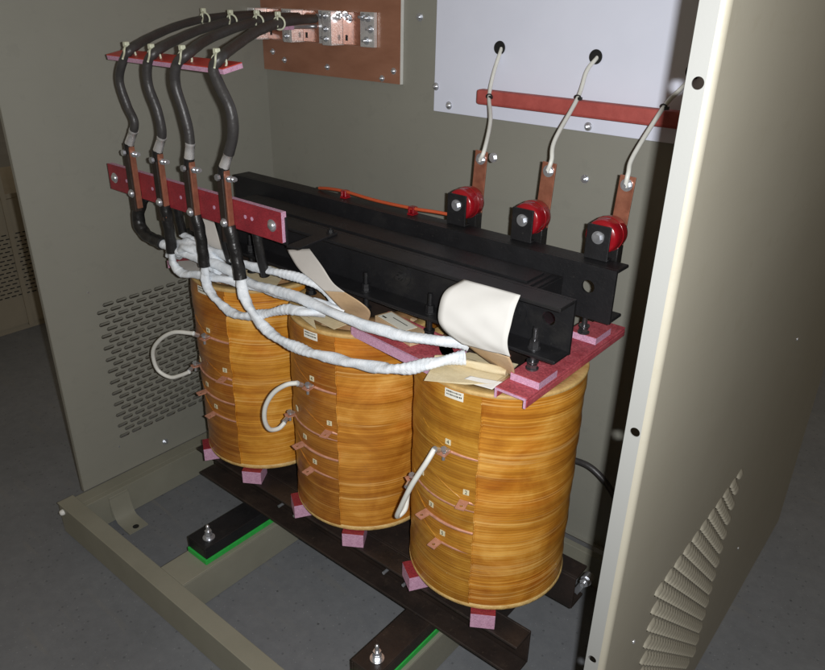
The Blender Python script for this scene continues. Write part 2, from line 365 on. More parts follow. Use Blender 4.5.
# ------------------------------------------------------------------ cabinet
cab = thing('switchgear_cabinet', (XL, -.46, FL), 'open beige sheet steel cabinet housing the three honey coloured coils, slotted side panels', 'cabinet')
co = cab.location
def cpart(name, mb, mat, parent=cab, bevel=0):
    o = mb.build(name, mat, None, bevel=bevel)
    if parent is cab: o.parent = cab; o.location = -Vector(co)
    else: o.parent = parent
    return o
# base frame: channels
def channel_x(mb, x0, x1, y0, y1, z0, z1, t, open_dir):
    """C channel along x, web at one y side, flanges reaching to the other"""
    wy = (y1 - t, y1) if open_dir < 0 else (y0, y0 + t)
    mb.box(x0, x1, *wy, z0, z1)
    fy = (y0, y1 - t) if open_dir < 0 else (y0 + t, y1)
    mb.box(x0, x1, *fy, z0, z0 + t); mb.box(x0, x1, *fy, z1 - t, z1)
def channel_y(mb, x0, x1, y0, y1, z0, z1, t):
    """inverted U along y"""
    mb.box(x0, x1, y0, y1, z1 - t, z1); mb.box(x0, x0 + t, y0, y1, z0, z1 - t); mb.box(x1 - t, x1, y0, y1, z0, z1 - t)
b = MB(); b.box(XL - .002, XR + .005, -.460, -.413, -.184, -.180); b.box(XL - .002, XR + .005, -.4565, -.4525, FL + .001, -.1841); b.box(XL - .002, XR + .005, -.4524, -.413, FL + .001, FL + .005)
fr = cpart('front_rail', b, 'paint_base', bevel=.0015); tag(fr, 'beige rail along the open front of the cabinet')
s = MB(); s.lathe([(.0088, 0), (.0085, .006), (.006, .010), (.0001, .011)], n=18, axis=(0, -1, 0), org=(XL + .020, -.4567, -.204))
cpart('white_cap', s, 'white_coat', fr)
for lab, x0, x1 in (('left cross rail under the black foot', -.698, -.603), ('right cross rail under the black foot', -.118, -.028)):
    b = MB(); channel_y(b, x0, x1, -.4128, .395, FL + .001, -.1803, .004); cpart('cross_rail', b, 'paint_base', bevel=.0015)['label'] = lab
b = MB(); b.box(-1.095, -1.075, -.4128, .395, FL + .001, -.187); b.box(-1.138, -1.0951, -.4128, .395, -.191, -.187)
lr = cpart('side_rail', b, 'paint_base', bevel=.0012); tag(lr, 'low beige rail inside the left panel')
b = MB(); b.box(.392, .412, -.4128, .395, FL + .001, -.187); b.box(.4121, .437, -.4128, .395, -.191, -.187)
cpart('side_rail', b, 'paint_base')
b = MB(); b.box(-1.0749, .3919, .352, .372, FL + .001, -.1875); cpart('rear_rail', b, 'paint_base', bevel=.0012)
# floor clip against left rail
b = MB(); b.box(-1.0748, -1.071, -.345, -.285, -.268, -.198, bev=.001)
pr = [(-1.071, -.205), (-1.066, -.235), (-1.058, -.262), (-1.045, -.276), (-1.015, -.2795), (-.985, -.2805)]
vs = [(x, y, z) for x, z in pr for y in (-.345, -.285)]; b.add(vs, [(2 * k, 2 * k + 1, 2 * k + 3, 2 * k + 2) for k in range(5)], True)
b.box(-1.015, -.984, -.345, -.285, -.2845, -.2806)
clip = cpart('floor_clip', b, 'paint_base'); tag(clip, 'bent clip fixing the rail to the floor')
b = MB(); b.cyl((-1.0, -.315, -.2804), (-1.0, -.315, -.2794), .009, n=20); cpart('clip_hole', b, 'dark', clip)
# left side panel
b = louvre_sheet(XL, -1, -.252, -.072, 11, 24, .0396, .0182, -.38, YB + .6, -.186, 1.62)
b.box(XL - .013, XL - .0003, -.3815, -.380, -.186, 1.62)
lp = cpart('side_panel', b, 'paint'); tag(lp, 'left side panel with staggered slots, seen from inside')
for y, z, r_ in ((-.108, -.150, .008), (-.256, -.093, .003), (-.262, .404, .003)):
    s = MB(); screw(s, (XL + .0003, y, z), (1, 0, 0), r_, washer=r_ > .005, stud=.006 if r_ > .005 else 0); cpart('panel_bolt', s, 'steel', lp)
# right side panel: louvres outward, rounded front edge and flange with holes
b = louvre_sheet(XR, 1, -.236, -.142, 11, 27, .0384, .0181, -.392, .94, -.262, 1.62, hb=.40, dep=.0052)
arc = [(XR - .008 + .008 * math.cos(a), -.392 + .008 * -math.sin(a)) for a in [rad(k * 15) for k in range(7)]]
vs = [(x, y, z) for x, y in arc for z in (-.262, 1.62)]; b.add(vs, [(2 * k, 2 * k + 1, 2 * k + 3, 2 * k + 2) for k in range(6)], True)
b.box(XR - .02, XR - .0005, .9385, .94, -.262, 1.62)
rp = cpart('side_panel', b, 'paint_warm'); tag(rp, 'right side panel with pressed louvres, seen from outside')
b = flange_with_holes(.4135, XR - .008, YF, -.262, 1.62, [(.4225, .338), (.4250, .702), (.4250, 1.077)], .0058)
b.box(.4135, .4150, YF + .0016, YF + .012, -.262, 1.62)
fl_ = cpart('front_flange', b, 'paint_clean', rp); fl_.matrix_parent_inverse = Matrix.Identity(4)
for (y, z) in ((.374, .0165), (.391, .5405), (-.29, .29), (-.28, .165), (.385, 1.0)):
    s = MB(); screw(s, (XR + .0003, y, z), (1, 0, 0), .0038, washer=False, hexh=False); cpart('panel_rivet', s, 'steel', rp)
# barrier
b = MB(); b.box(XL + .0003, XR - .0004, YB, YB + .002, -.187, 1.62); b.box(XL + .0003, XR - .0004, YB - .012, YB - .0002, -.1870, -.1855)
bp = cpart('rear_barrier', b, 'paint'); tag(bp, 'grey beige steel barrier behind the transformer')
for (x, z) in ((-.061, .7765), (-.5495, 1.095)):
    s = MB(); screw(s, (x, YB - .0002, z), (0, -1, 0), .0078, stud=.006); cpart('barrier_bolt', s, 'steel', bp)

# neighbouring cabinet, behind on the left
nb = thing('neighbouring_cabinet', (-2.6, -.05, FL), 'brown beige cabinet with faint slots standing beyond the left panel', 'cabinet')
b = MB(); b.box(-.55, 0, -.9, 1.3, 0.03, .60); b.box(-.54, -.01, -.89, 1.29, 0.0, .029); nbody = b.build('body', 'paint_far', nb)
b = MB()
for r in range(16):
    for c in range(14): b.box(.0003, .003, -.12 + c * .030 + (r % 2) * .015, -.12 + c * .030 + (r % 2) * .015 + .020, .17 + r * .0185, .174 + r * .0185)
b.build('louvre_field', 'dark', nbody)
b = MB(); b.box(-.55, -.012, -.9, 1.3, .601, .62); b.build('top_lip', 'paint_far', nb)
b = MB(); b.box(-.55, .008, .165, .185, .02, 2.0); b.build('corner_post', 'paint_far', nb)
b = MB(); b.box(-.40, -.39, -.6, .160, .63, 1.15); b.build('white_sheet', 'white_board', nb)

# ------------------------------------------------------------------ boards on the barrier
cbd = thing('brown_insulating_board', (-.87, YB, 1.2), 'glossy brown insulating board bolted to the barrier at upper left', 'board')
b = MB(); b.box(-1.139, -.603, YB - .010, YB - .0006, .934, 1.55); b.build('board', 'copper_board', cbd, -cbd.location)
b = MB(); b.box(-.6029, -.6014, YB - .0105, YB - .0006, .934, 1.55); b.build('sawn_edge', 'white_coat', cbd, -cbd.location)
def dome_bolts(parent, pts, y, r=.0075):
    for (x, z) in pts:
        s = MB(); s.cyl((x, y, z), (x, y - .0015, z), r * 1.2, n=20); s.lathe([(r, 0), (r * .95, r * .35), (r * .6, r * .6), (.0001, r * .68)], n=18, axis=(0, -1, 0), org=(x, y - .0015, z))
        s.cyl((x, y - .005, z), (x + .002, y - .011, z + .001), r * .35, n=10)
        s.build('bolt', 'steel', parent, -parent.location)
dome_bolts(cbd, [(-1.095, .985), (-1.045, .965), (-.868, .958), (-.625, .965), (-.665, .944)], YB - .0102, .0068)
wbd = thing('white_insulating_board', (-.15, YB, 1.2), 'white insulating board with two cable holes bolted to the barrier', 'board')
b = MB(); b.box(-.493, .300, YB - .008, YB - .0006, .880, 1.55); b.build('board', 'white_board', wbd, -wbd.location, bevel=.001)
dome_bolts(wbd, [(-.487, .939), (-.4445, .898), (-.0645, .892), (.22, .892)], YB - .0082, .0078)
for (x, z) in ((-.306, 1.0385), (-.066, 1.034), (.142, 1.02)):
    b = MB(); b.cyl((x, YB - .0085, z), (x, YB - .0088, z), .0135, n=28); b.lathe([(.0128, 0), (.0150, .0012), (.0142, .0035), (.0118, .0035), (.0113, 0)], n=28, axis=(0, -1, 0), org=(x, YB - .0088, z))
    b.build('cable_hole', 'dark', wbd, -wbd.location)

# terminals on the brown board (copper brackets with tinned lugs)
def terminal(x0, label, n):
    t = thing('bus_terminal', (x0, YB - .011, 1.06), label, 'terminal', 'bus terminals on the brown board')
    L = -t.location
    b = MB(); b.box(x0, x0 + .068, YB - .0165, YB - .0105, 1.020, 1.100); cpl = b.build('copper_plate', 'copper', t, L, bevel=.001)
    b = MB(); b.box(x0 + .010, x0 + .018, YB - .0170, YB - .0166, 1.030, 1.044); b.build('slot', 'dark', cpl)
    b = MB(); b.box(x0 + .069, x0 + .118, YB - .0225, YB - .0105, 1.018, 1.102); b.build('tinned_plate', 'tin', t, L, bevel=.0012)
    b = MB(); b.box(x0 - .006, x0 - .0002, YB - .060, YB - .0105, 1.018, 1.102); b.box(x0 - .034, x0 - .0061, YB - .060, YB - .054, 1.018, 1.102); b.build('tinned_angle', 'tin', t, L, bevel=.001)
    sp = [(x0 + .080, 1.090), (x0 + .098, 1.088), (x0 + .106, 1.062), (x0 + .092, 1.034), (x0 + .026, 1.084), (x0 + .012, 1.092)]
    for x, z in sp[:n]:
        s = MB(); screw(s, (x, YB - (.0227 if x > x0 + .068 else .0167), z), (0, -1, 0), .0080, stud=.010); s.build('bolt', 'steel', t, L)
    for z in (1.034, 1.058, 1.090):
        s = MB(); screw(s, (x0 - .020, YB - .0602, z), (0, -1, 0), .0062, stud=.004); s.build('angle_bolt', 'steel', t, L)
    return t
terminal(-.800, 'rightmost bus terminal, copper plate beside a wide tinned plate with several bolts', 6)
terminal(-.955, 'bus terminal behind the end of the rightmost black cable', 4)
terminal(-1.105, 'partly hidden bus terminal in the cabinet corner behind the black cables', 3)

# red tube in front of the white board
rt = thing('red_support_tube', (-.12, .355, .93), 'brick red support tube holding three white wires before the white board', 'tube')
b = MB(); b.box(-.327, .30, .335, .362, .9175, .951); b.build('bar', 'redrod', rt, -rt.location, bevel=.006)
for x in (-.25, .20):
    b = MB(); b.cyl((x, .3625, .936), (x, YB - .0085, .936), .006, n=14); b.build('standoff', 'steel', rt, -rt.location)

# ------------------------------------------------------------------ transformer frame
def web_hole(mb, x0, x1, y0, y1, z0, z1, hx, hz, r):
    """upright plate in the xz plane with one real round hole"""
    s_ = (z1 - z0) / 2; zc = (z0 + z1) / 2; n = 24
    mb.box(x0, hx - s_, y0, y1, z0, z1); mb.box(hx + s_, x1, y0, y1, z0, z1) if hx + s_ < x1 else None
    e = min(s_, x1 - hx); ring = []; out = []
    for k in range(n):
        a = 2 * math.pi * k / n + math.pi / 4; c, d = math.cos(a), math.sin(a); m = max(abs(c), abs(d))
        ox = s_ * c / m; ox = min(ox, e); out.append((hx + ox, zc + s_ * d / m)); ring.append((hx + r * c, hz + r * d))
    for yy in (y0, y1):
        mb.add([(a, yy, b) for a, b in out] + [(a, yy, b) for a, b in ring], [(k, (k + 1) % n, n + (k + 1) % n, n + k) for k in range(n)])
    mb.add([(a, y0, b) for a, b in ring] + [(a, y1, b) for a, b in ring], [(k, (k + 1) % n, n + (k + 1) % n, n + k) for k in range(n)])
    mb.add([(a, y0, b) for a, b in out] + [(a, y1, b) for a, b in out], [(k, (k + 1) % n, n + (k + 1) % n, n + k) for k in range(n)])
tf = thing('core_clamp_assembly', (-.37, 0, -.13), 'black steel core frame clamping the three coils top and bottom', 'core frame')
TL = -tf.location
XA, XB = -.925, .168; XF = -.892
b = MB(); t = .006
web_hole(b, XA, XB, -.053, -.047, .58, .684, .122, .637, .0130); b.box(XA, XB, -.104, -.0531, .58, .587, bev=.0016); b.box(XA, XB, -.104, -.0531, .677, .684, bev=.0016)
# lifting hole shown as a dark disc with rim is a sub-part below
fb = b.build('front_clamp_beam', 'black', tf, TL); tag(fb, 'front black channel over the coils')
b = MB(); web_hole(b, XA, XB + .008, .085, .091, .594, .700, .124, .657, .0130); b.box(XA, XB + .008, .0911, .137, .594, .601, bev=.0016); b.box(XA, XB + .008, .0911, .137, .693, .700, bev=.0016)
rb = b.build('rear_clamp_beam', 'black', tf, TL); tag(rb, 'rear black channel carrying the red insulators')
# yoke: laminated, slightly lower than the beams
b = MB(); b.box(-.815, .072, -.0465, .0845, .575, .664)
yk = b.build('top_yoke', 'black', tf, TL, bevel=.001)
b = MB()
for k in range(3): b.box(-.812 + k * .01, .069 - k * .01, -.036 + k * .012, .074 - k * .012, .6642 + k * .004, .6681 + k * .004)
b.build('lamination_step', 'black', yk)
b = MB(); b.box(-.83, .085, -.088, .092, -.125, -.045); b.build('bottom_yoke', 'brownblack', tf, TL, bevel=.002)
for x in CX:
    b = MB(); b.box(x - .05, x + .05, -.055, .055, -.045, .575); b.build('core_leg', 'brownblack', tf, TL)
b = MB(); b.box(XF, XB + .014, -.098, -.092, -.13, -.039); b.box(XF, XB + .014, -.150, -.0981, -.13, -.123); b.box(XF, XB + .014, -.150, -.0981, -.046, -.039)
fbm = b.build('front_foot_beam', 'brownblack', tf, TL, bevel=.0022)
b = MB(); b.box(XF, XB + .014, .098, .104, -.13, -.039); b.box(XF, XB + .014, .1041, .155, -.13, -.123); b.box(XF, XB + .014, .1041, .155, -.046, -.039)
rbm = b.build('rear_foot_beam', 'brownblack', tf, TL, bevel=.0022)
for x in (-.56, -.50, -.19, -.13):
    s = MB(); screw(s, (x, -.0983, -.084), (0, -1, 0), .009, stud=.03); s.build('tie_bolt', 'steel', fbm)
for x0, x1, lab in ((-.692, -.617, 'left black cross foot bolted over a green pad'), (-.108, -.038, 'right black cross foot bolted over a green pad')):
    b = MB(); b.box(x0, x1, -.331, .30, -.1365, -.1305); b.box(x0, x0 + .006, -.331, .30, -.165, -.1366); b.box(x1 - .006, x1, -.331, .30, -.165, -.1366); b.box(x0 + .0062, x1 - .0062, -.331, -.325, -.165, -.1366)
    cf = b.build('cross_foot', 'brownblack' if x0 > -.3 else 'black', tf, TL, bevel=.002); tag(cf, lab)
    bx, by = ((x0 + x1) / 2 + (.008 if x0 < -.3 else .006)), (-.298 if x0 < -.3 else -.293)
    s = MB(); s.cyl((bx, by, -.1303), (bx, by, -.1283), .0155, n=28); s.cyl((bx, by, -.1282), (bx, by, -.1262), .0125, n=24); s.hexn((bx, by, -.126), (bx, by, -.116), .0098); s.hexn((bx, by, -.1159), (bx, by, -.108), .0092); s.cyl((bx, by, -.1079), (bx, by, -.094), .0048, n=16); s.lathe([(.0048, 0), (.003, .004), (.0001, .005)], n=14, org=(bx, by, -.094))
    s.build('anchor_bolt', 'steel', cf)
# jack bolts through the lower flanges
for (x, y) in ((.115, -.082), (-.118, -.082), (-.287, -.082), (-.455, -.082), (-.66, -.082), (-.845, -.082), (.112, .118), (-.845, .118)):
    s = MB(); z0 = .547 if x > 0 or x < -.7 else .535; dz = .014 if y > 0 else 0
    s.cyl((x, y, z0), (x, y, z0 + .0025), .012, n=24); s.hexn((x, y, z0 + .0026), (x, y, z0 + .0105), .0098); s.cyl((x, y, z0 + .0106), (x, y, .5798 + dz), .0055, n=16); s.cyl((x, y, z0 + .014), (x, y, z0 + .0165), .011, n=24)
    s.cyl((x, y, .5872 + dz), (x, y, .5892 + dz), .0115, n=24); s.hexn((x, y, .5893 + dz), (x, y, .5975 + dz), .0095); s.hexn((x, y, .5976 + dz), (x, y, .604 + dz), .009); s.cyl((x, y, .6041 + dz), (x, y, (.628 if y < 0 else .600) + dz), .0045, n=14)
    for k in range(7 if y < 0 else 0): s.cyl((x, y, .6055 + dz + k * .003), (x, y, .6065 + dz + k * .003), .0052, n=14)
    o = s.build('jack_bolt', 'dark_steel' if x > 0 else 'black', tf, TL)
# cross tie bolts between the two clamp beams
for x in (.055, -.214, -.60):
    s = MB(); s.cyl((x, -.0536, .632), (x, -.0556, .632), .023, n=32); s.cyl((x, -.0557, .632), (x, -.0577, .632), .0125, n=26); s.hexn((x, -.0578, .632), (x, -.0655, .632), .0095); s.cyl((x, -.0656, .632), (x, -.0720, .632), .005, n=16)
    s.build('through_bolt', 'black', tf, TL)
# brackets that carry the crimson terminal strip
for x, lab in ((-.395, 'flat black arm reaching the right end of the terminal strip'), (-.905, None)):
    b = MB(); rz = Matrix.Rotation(rad(8 if x > -.5 else -4), 3, 'Z')
    b.box(x - .016, x + .016, -.196, -.070, .6845, .6895, rot=rz, pivot=(x, -.08, .687)); b.box(x - .016 + (-.016 if x > -.5 else 0), x + .016 + (-.016 if x > -.5 else 0), -.1955, -.190, .688, .745)
    o = b.build('strip_arm', 'black', tf, TL, bevel=.001)
    if lab: o['label'] = lab
    s = MB(); screw(s, (x + .004, -.078, .6897), (0, 0, 1), .008, stud=.003); s.build('arm_bolt', 'black', o)
# levelling stud at the end of the rear foot beam
s = MB(); s.box(.183, .196, .118, .124, -.10, -.032, rot=Matrix.Rotation(rad(22), 3, 'Y')); s.cyl((.205, .118, -.030), (.205, .100, -.030), .0125, n=22); s.hexn((.205, .0998, -.030), (.205, .090, -.030), .0105); s.cyl((.205, .0899, -.030), (.205, .080, -.030), .005)
s.build('earthing_stud', 'steel', tf, TL)

for x0, x1, lab in ((-.694, -.615, 'green rubber pad under the left black cross foot'), (-.110, -.036, 'green rubber pad under the right black cross foot')):
    b = MB(); b.box(x0, x1, -.3345, .30, -.1798, -.1655); o = b.build('rubber_pad', 'green', None, bevel=.001); tag(o, lab, 'pad', 'green pads under the transformer feet')

# ------------------------------------------------------------------ coils
def radial(th, z, r): return (r * math.cos(rad(th)), r * math.sin(rad(th)), z)
def make_coil(i):
    x = CX[i]
    lab = ['front right honey varnished coil, nearest the white paper and right panel', 'middle honey varnished coil between its two neighbours', 'far left honey varnished coil beside the slotted left panel'][i]
    c = thing('transformer_coil', (x, 0, 0), lab, 'coil', 'varnished transformer coils')
    # winding with slight swelling
    b = MB(); prof = []
    n = 40
    for k in range(n + 1):
        z = .006 + (H - .014) * k / n; prof.append((R - .0006 + .0009 * math.sin(k * .7 + i) + .0006 * math.sin(k * 1.9), z))
    b.lathe(prof, n=128); b.build('winding', AMB[i], c)
    # overlay with the taps
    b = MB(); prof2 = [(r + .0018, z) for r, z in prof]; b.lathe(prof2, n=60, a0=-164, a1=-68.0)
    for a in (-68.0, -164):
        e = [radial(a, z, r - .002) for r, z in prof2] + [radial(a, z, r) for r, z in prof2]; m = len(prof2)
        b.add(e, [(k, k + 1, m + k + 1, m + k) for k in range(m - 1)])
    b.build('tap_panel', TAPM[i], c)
    b = MB()   # resin seam bead
    pts = [radial(-67.6 + .5 * math.sin(k * .9) + .3 * math.sin(k * 2.3), .01 + (H - .03) * k / 40, R + .0006) for k in range(41)]
    b.tube(pts, .0016, n=8); b.build('seam_bead', AMB[i], c)
    # cream ends
    b = MB(); rp_ = [(R - .010, -.0005)]
    b.lathe([(R - .012, .0008), (R - .001, 0), (R + .0018, .002), (R + .0030, .0065), (R + .0026, .0100), (R + .0006, .0125)], n=128)
    b.build('bottom_bead', 'cream', c)
    b = MB(); b.lathe([(R - .0002, H - .0085), (R + .0010, H - .005), (R, H - .001), (R - .003, H), (R - .024, H - .0005), (R - .026, H - .003), (R - .026, H - .06)], n=128); b.build('end_ring', 'creamtop', c)
    b = MB(); b.lathe([(.128, .0), (.128, H + .008), (.124, H + .011), (.098, H + .011), (.094, H + .006), (.094, .0)], n=96); b.build('inner_winding', 'innercoil', c)
    for k in range(12):
        a = 30 * k + 5; p = radial(a, H - .012, .136); b = MB(); b.box(p[0] - .006, p[0] + .006, p[1] - .004, p[1] + .004, H - .05, H - .001, rot=Matrix.Rotation(rad(a), 3, 'Z')); b.build('duct_spacer', 'tan', c)
    # print label
    a = [-86, -88, -90][i]
    b = MB(); ax = a
    pts = []
    for k in range(7):
        for z in (H - .026, H - .008): pts.append(radial(ax - 6.6 + 13.2 * k / 6, z, R + .0030))
    b.add(pts, [(2 * k, 2 * k + 2, 2 * k + 3, 2 * k + 1) for k in range(6)], True); pl_ = b.build('print_label', 'label', c)
    for row, txt in ((0, 'LOW VOLTAGE'), (1, 'TRANSFORMER')):
        bb = MB(); u = -5.4
        random.seed(5 + row)
        while u < 5.2:
            w = random.choice((.35, .5, .7)); h = random.choice((.0022, .003, .0034)); z = H - .0125 - row * .0062
            q = [radial(ax + u, z - h / 2, R + .0033), radial(ax + u + w, z - h / 2, R + .0033), radial(ax + u + w, z + h / 2, R + .0033), radial(ax + u, z + h / 2, R + .0033)]
            bb.add(q, [(0, 1, 2, 3)]); u += w + .25
        bb.build('lettering', 'ink', pl_)
    # taps
    taps = [('4', -88.5, .388, -89, .3705, .020), ('1', -112, .280, -120, .2515, .022), ('2', -74.0, .289, -75.0, .268, .024), ('3', -100.5, .222, -104, .197, .024), ('5', -89.5, .169, -92.5, .146, .024)]
    for num, ta, tz, ba, bz, ln in taps:
        b = MB(); d = Vector(radial(ba, 0, 1)); s_ = Vector((-d.y, d.x, 0)); up = Vector((0, 0, 1)); p = Vector(radial(ba, bz, R - .002)); dirv = (d - up * .10).normalized(); nrm = s_.cross(dirv); w = .0095
        # flat strap with an eye: ring of quads round a hole
        base = [p - s_ * w, p + s_ * w]; e0 = p + dirv * (ln + .006); cen = p + dirv * (ln - .004)
        hole = [cen + (s_ * math.cos(q) + dirv * math.sin(q)) * .0036 for q in [rad(k * 45) for k in range(8)]]
        sq = []
        for k in range(8):
            q = rad(k * 45); cc, ss = math.cos(q), math.sin(q); m = max(abs(cc), abs(ss)); sq.append(cen + (s_ * cc + dirv * ss) * w / m)
        for dz in (-.0011, .0011):
            vs = [v + nrm * dz for v in sq + hole]; b.add(vs, [(k, (k + 1) % 8, 8 + (k + 1) % 8, 8 + k) for k in range(8)])
            q0 = cen - dirv * w; vv = [base[0] + nrm * dz, base[1] + nrm * dz, q0 + s_ * w + nrm * dz, q0 - s_ * w + nrm * dz]; b.add(vv, [(0, 1, 2, 3)])
        n8 = len(sq); b.add([v - nrm * .0011 for v in sq] + [v + nrm * .0011 for v in sq], [(k, (k + 1) % 8, 8 + (k + 1) % 8, 8 + k) for k in range(8)])
        b.add([v - nrm * .0011 for v in hole] + [v + nrm * .0011 for v in hole], [(k, (k + 1) % 8, 8 + (k + 1) % 8, 8 + k) for k in range(8)])
        # flat conductor running under the varnish toward the seam
        pts = [radial(ba + 3 + (-68 - ba - 3) * k / 8, bz - .002 - .003 * k / 8, R + .0010 - .0022 * (k / 8)) for k in range(9)]
        b.tube(pts, .0036, n=8)
        pts = [radial(ba - 3 - 22 * k / 6, bz + .004 + .028 * k / 6, R + .0014 - .002 * (k / 6)) for k in range(7)]; vein = MB().tube(pts, .0019, n=8)
        vein.build('buried_conductor', TAPM[i], c)
        o = b.build('tap_tab', 'copper_tab', c)
        g = MB(); hw = 2.0; q = [radial(ta - hw, tz - .0058, R + .0032), radial(ta + hw, tz - .0058, R + .0032), radial(ta + hw, tz + .0058, R + .0032), radial(ta - hw, tz + .0058, R + .0032)]
        th = Vector(radial(ta, 0, -.0012)); g.add(q + [Vector(v) + th for v in q], [(0, 1, 2, 3), (0, 4, 5, 1), (1, 5, 6, 2), (2, 6, 7, 3), (3, 7, 4, 0)]); g = g.build('number_tag', 'tag', c)
        mw = Matrix.Translation(radial(ta, tz, R + .0036)) @ Matrix.Rotation(rad(ta + 90), 4, 'Z') @ Matrix.Rotation(rad(90), 4, 'X')
        text_mesh('numeral', num, .0115, 'ink', g, mw)
    return c
coils = [make_coil(i) for i in range(3)]

# tap jumpers: white looped leads, lug at each end
def jumper(i):
    x = CX[i]
    j = thing('tap_jumper', (x - .02, -.21, .30), ['white looped tap lead on the front right coil', 'white looped tap lead on the middle coil', 'white looped tap lead on the far left coil against the slots'][i], 'wire', 'white tap jumper leads')
    L = (.02, .21, -.30)
    core = [[(.002, -.211, .391), (-.004, -.226, .366), (-.029, -.236, .309), (-.058, -.232, .240), (-.077, -.221, .199), (-.072, -.203, .208), (-.077, -.190, .234)], None, [(.002, -.211, .392), (-.062, -.226, .380), (-.116, -.236, .345), (-.156, -.237, .297), (-.166, -.226, .240), (-.136, -.211, .221), (-.106, -.198, .232), (-.080, -.187, .247)]][i] or [(.004, -.213, .394), (-.016, -.228, .388), (-.045, -.240, .362), (-.068, -.246, .322), (-.080, -.242, .280), (-.083, -.228, .248), (-.080, -.205, .240), (-.078, -.188, .248)]
    b = MB(); b.tube(smooth(core, 10), .0052, n=14); b.build('lead', 'white_wire', j, L)
    for p, q, fl in (((.006, -.186, .374), (.004, -.210, .390), 1), ((-.090, -.160, .2545), (-.082, -.184, .2490), 0)):
        b = MB(); p = Vector(p); q = Vector(q); b.cyl(q + (q - p) * .12, q - (q - p) * .35, .0062, .0056, n=14); b.box(p.x - .006, p.x + .006, p.y - .004, p.y + .012, p.z - .0004, p.z + .002)
        b.hexn(p + Vector((0, 0, .0022)), p + Vector((0, -.002, .008)), .0066); b.cyl(p + Vector((0, 0, -.004)), p + Vector((0, -.001, -.018)), .0034, n=10)
        b.build('ring_lug', 'steel', j, L)
    return j
for i in range(3): jumper(i)

# pink-and-crimson support blocks under the coils
def blk(x, th, idx, lab, r=.158):
    hh = .0385; w, d = .0255, .026
    o = thing('support_block', (x + r * math.cos(rad(th)), r * math.sin(rad(th)), -.0387), lab, 'block', 'pink support blocks under the coils'); o.rotation_euler = (0, 0, rad(th + 90))
    b = MB(); b.box(-w, w, -d, d, 0, hh - .0012); b.build('sawn_body', 'pinkcut', o, bevel=.0008)
    b = MB(); b.box(-w, w, -d, d, hh - .0011, hh); b.build('crimson_face', 'crimson', o)
NM = ['front right coil', 'middle coil', 'far left coil']
for i in range(3):
    blk(CX[i], -57, 0, 'pink block under the right front edge of the %s' % NM[i])
    blk(CX[i], -122, 1, 'pink block under the left front edge of the %s' % NM[i], .164)

# crimson channels on top of coils
def pchan(x0, x1, y0, y1, z0, z1, lab, pads, arms=(0, 1)):
    o = thing('crimson_channel', ((x0 + x1) / 2, (y0 + y1) / 2, z0), lab, 'channel', 'crimson channels under the clamp beams'); L = -o.location; t = .006
    b = MB()
    # outer skin crimson, cut ends pink
    b.box(x0 + .0002, x1 - .0002, y0 + .001, y1 - .001, z1 - t, z1); b.box(x1 - t, x1, y0 + .001, y1 - .001, z0, z1 - t - .0001); b.box(x0, x0 + t, y0 + .001, y1 - .001, z0, z1 - t - .0001)
    ch = b.build('channel', 'crimson_worn', o, L, bevel=.0025)
    b = MB(); b.box(x0 + .001, x1 - .001, y0 - .0006, y0 + .0009, z1 - t + .0006, z1 - .001); b.box(x1 - t + .0006, x1 - .001, y0 - .0006, y0 + .0009, z0, z1 - t + .0005); b.box(x0 + .001, x0 + t - .0006, y0 - .0006, y0 + .0009, z0, z1 - t + .0005)
    b.build('cut_end', 'pinkcut', ch)
    return o
o1 = pchan(.086, .151, -.156, .236, H + .001, .531, 'crimson channel on the front right coil, lengthwise under the beam ends', [])
o2 = pchan(CX[2] - .151, CX[2] - .086, -.165, .236, H + .001, .531, 'crimson channel end on the far left coil behind the white taped cables', [])
def padb(x0, x1, y0, y1, z0, z1, lab):
    o = thing('clamp_pad', ((x0 + x1) / 2, (y0 + y1) / 2, z0), lab, 'pad', 'pink edged clamp pads'); L = -o.location
    b = MB(); b.box(x0, x1, y0, y1, z0, z1 - .0012); b.build('sawn_body', 'pinkcut', o, L)
    b = MB(); b.box(x0, x1, y0, y1, z1 - .0011, z1); b.build('crimson_face', 'crimson_worn', o, L)
padb(.093, .151, -.117, -.054, .5314, .5465, 'thick pink edged pad under the front jack bolt at the right beam end')
padb(.084, .143, .112, .178, .5314, .5465, 'thick pink edged pad under the rear beam at the right end')
padb(CX[2] - .145, CX[2] - .09, -.117, -.054, .5314, .5465, 'pink edged pad hidden behind the taped cables on the far left coil')
# tray between middle and right coil
tr = thing('crimson_tray', (-.165, -.1, H), 'long crimson and lilac tray bridging the middle and right coils', 'tray'); tr.rotation_euler = (0, 0, rad(-6.5))
b = MB(); b.box(-.108, .112, -.045, .05, .006, .011); b.box(-.108, .112, .0501, .055, .001, .022); tb = b.build('tray_base', 'crimson_worn', tr)
b = MB(); b.box(-.108, .112, -.0505, -.0452, -.003, .0165); b.box(.1121, .1165, -.0505, .055, -.003, .0165); b.build('sawn_lip', 'pinkcut', tr)
ws = thing('labelled_spacer', (-.19, -.085, H + .012), 'tan spacer block with a cream paper label on the crimson tray', 'spacer'); ws.rotation_euler = (0, 0, rad(-14))
b = MB(); b.box(-.062, .062, -.021, .021, 0, .022); b.build('body', 'tan', ws, bevel=.001)
b = MB(); b.box(-.055, .035, -.018, .016, .0222, .0228); lb_ = b.build('paper_label', 'label', ws)
b = MB(); b.box(-.050, -.036, -.012, -.008, .0229, .0231); b.box(-.030, .020, .002, .004, .0229, .0231); b.build('lettering', 'ink', lb_)

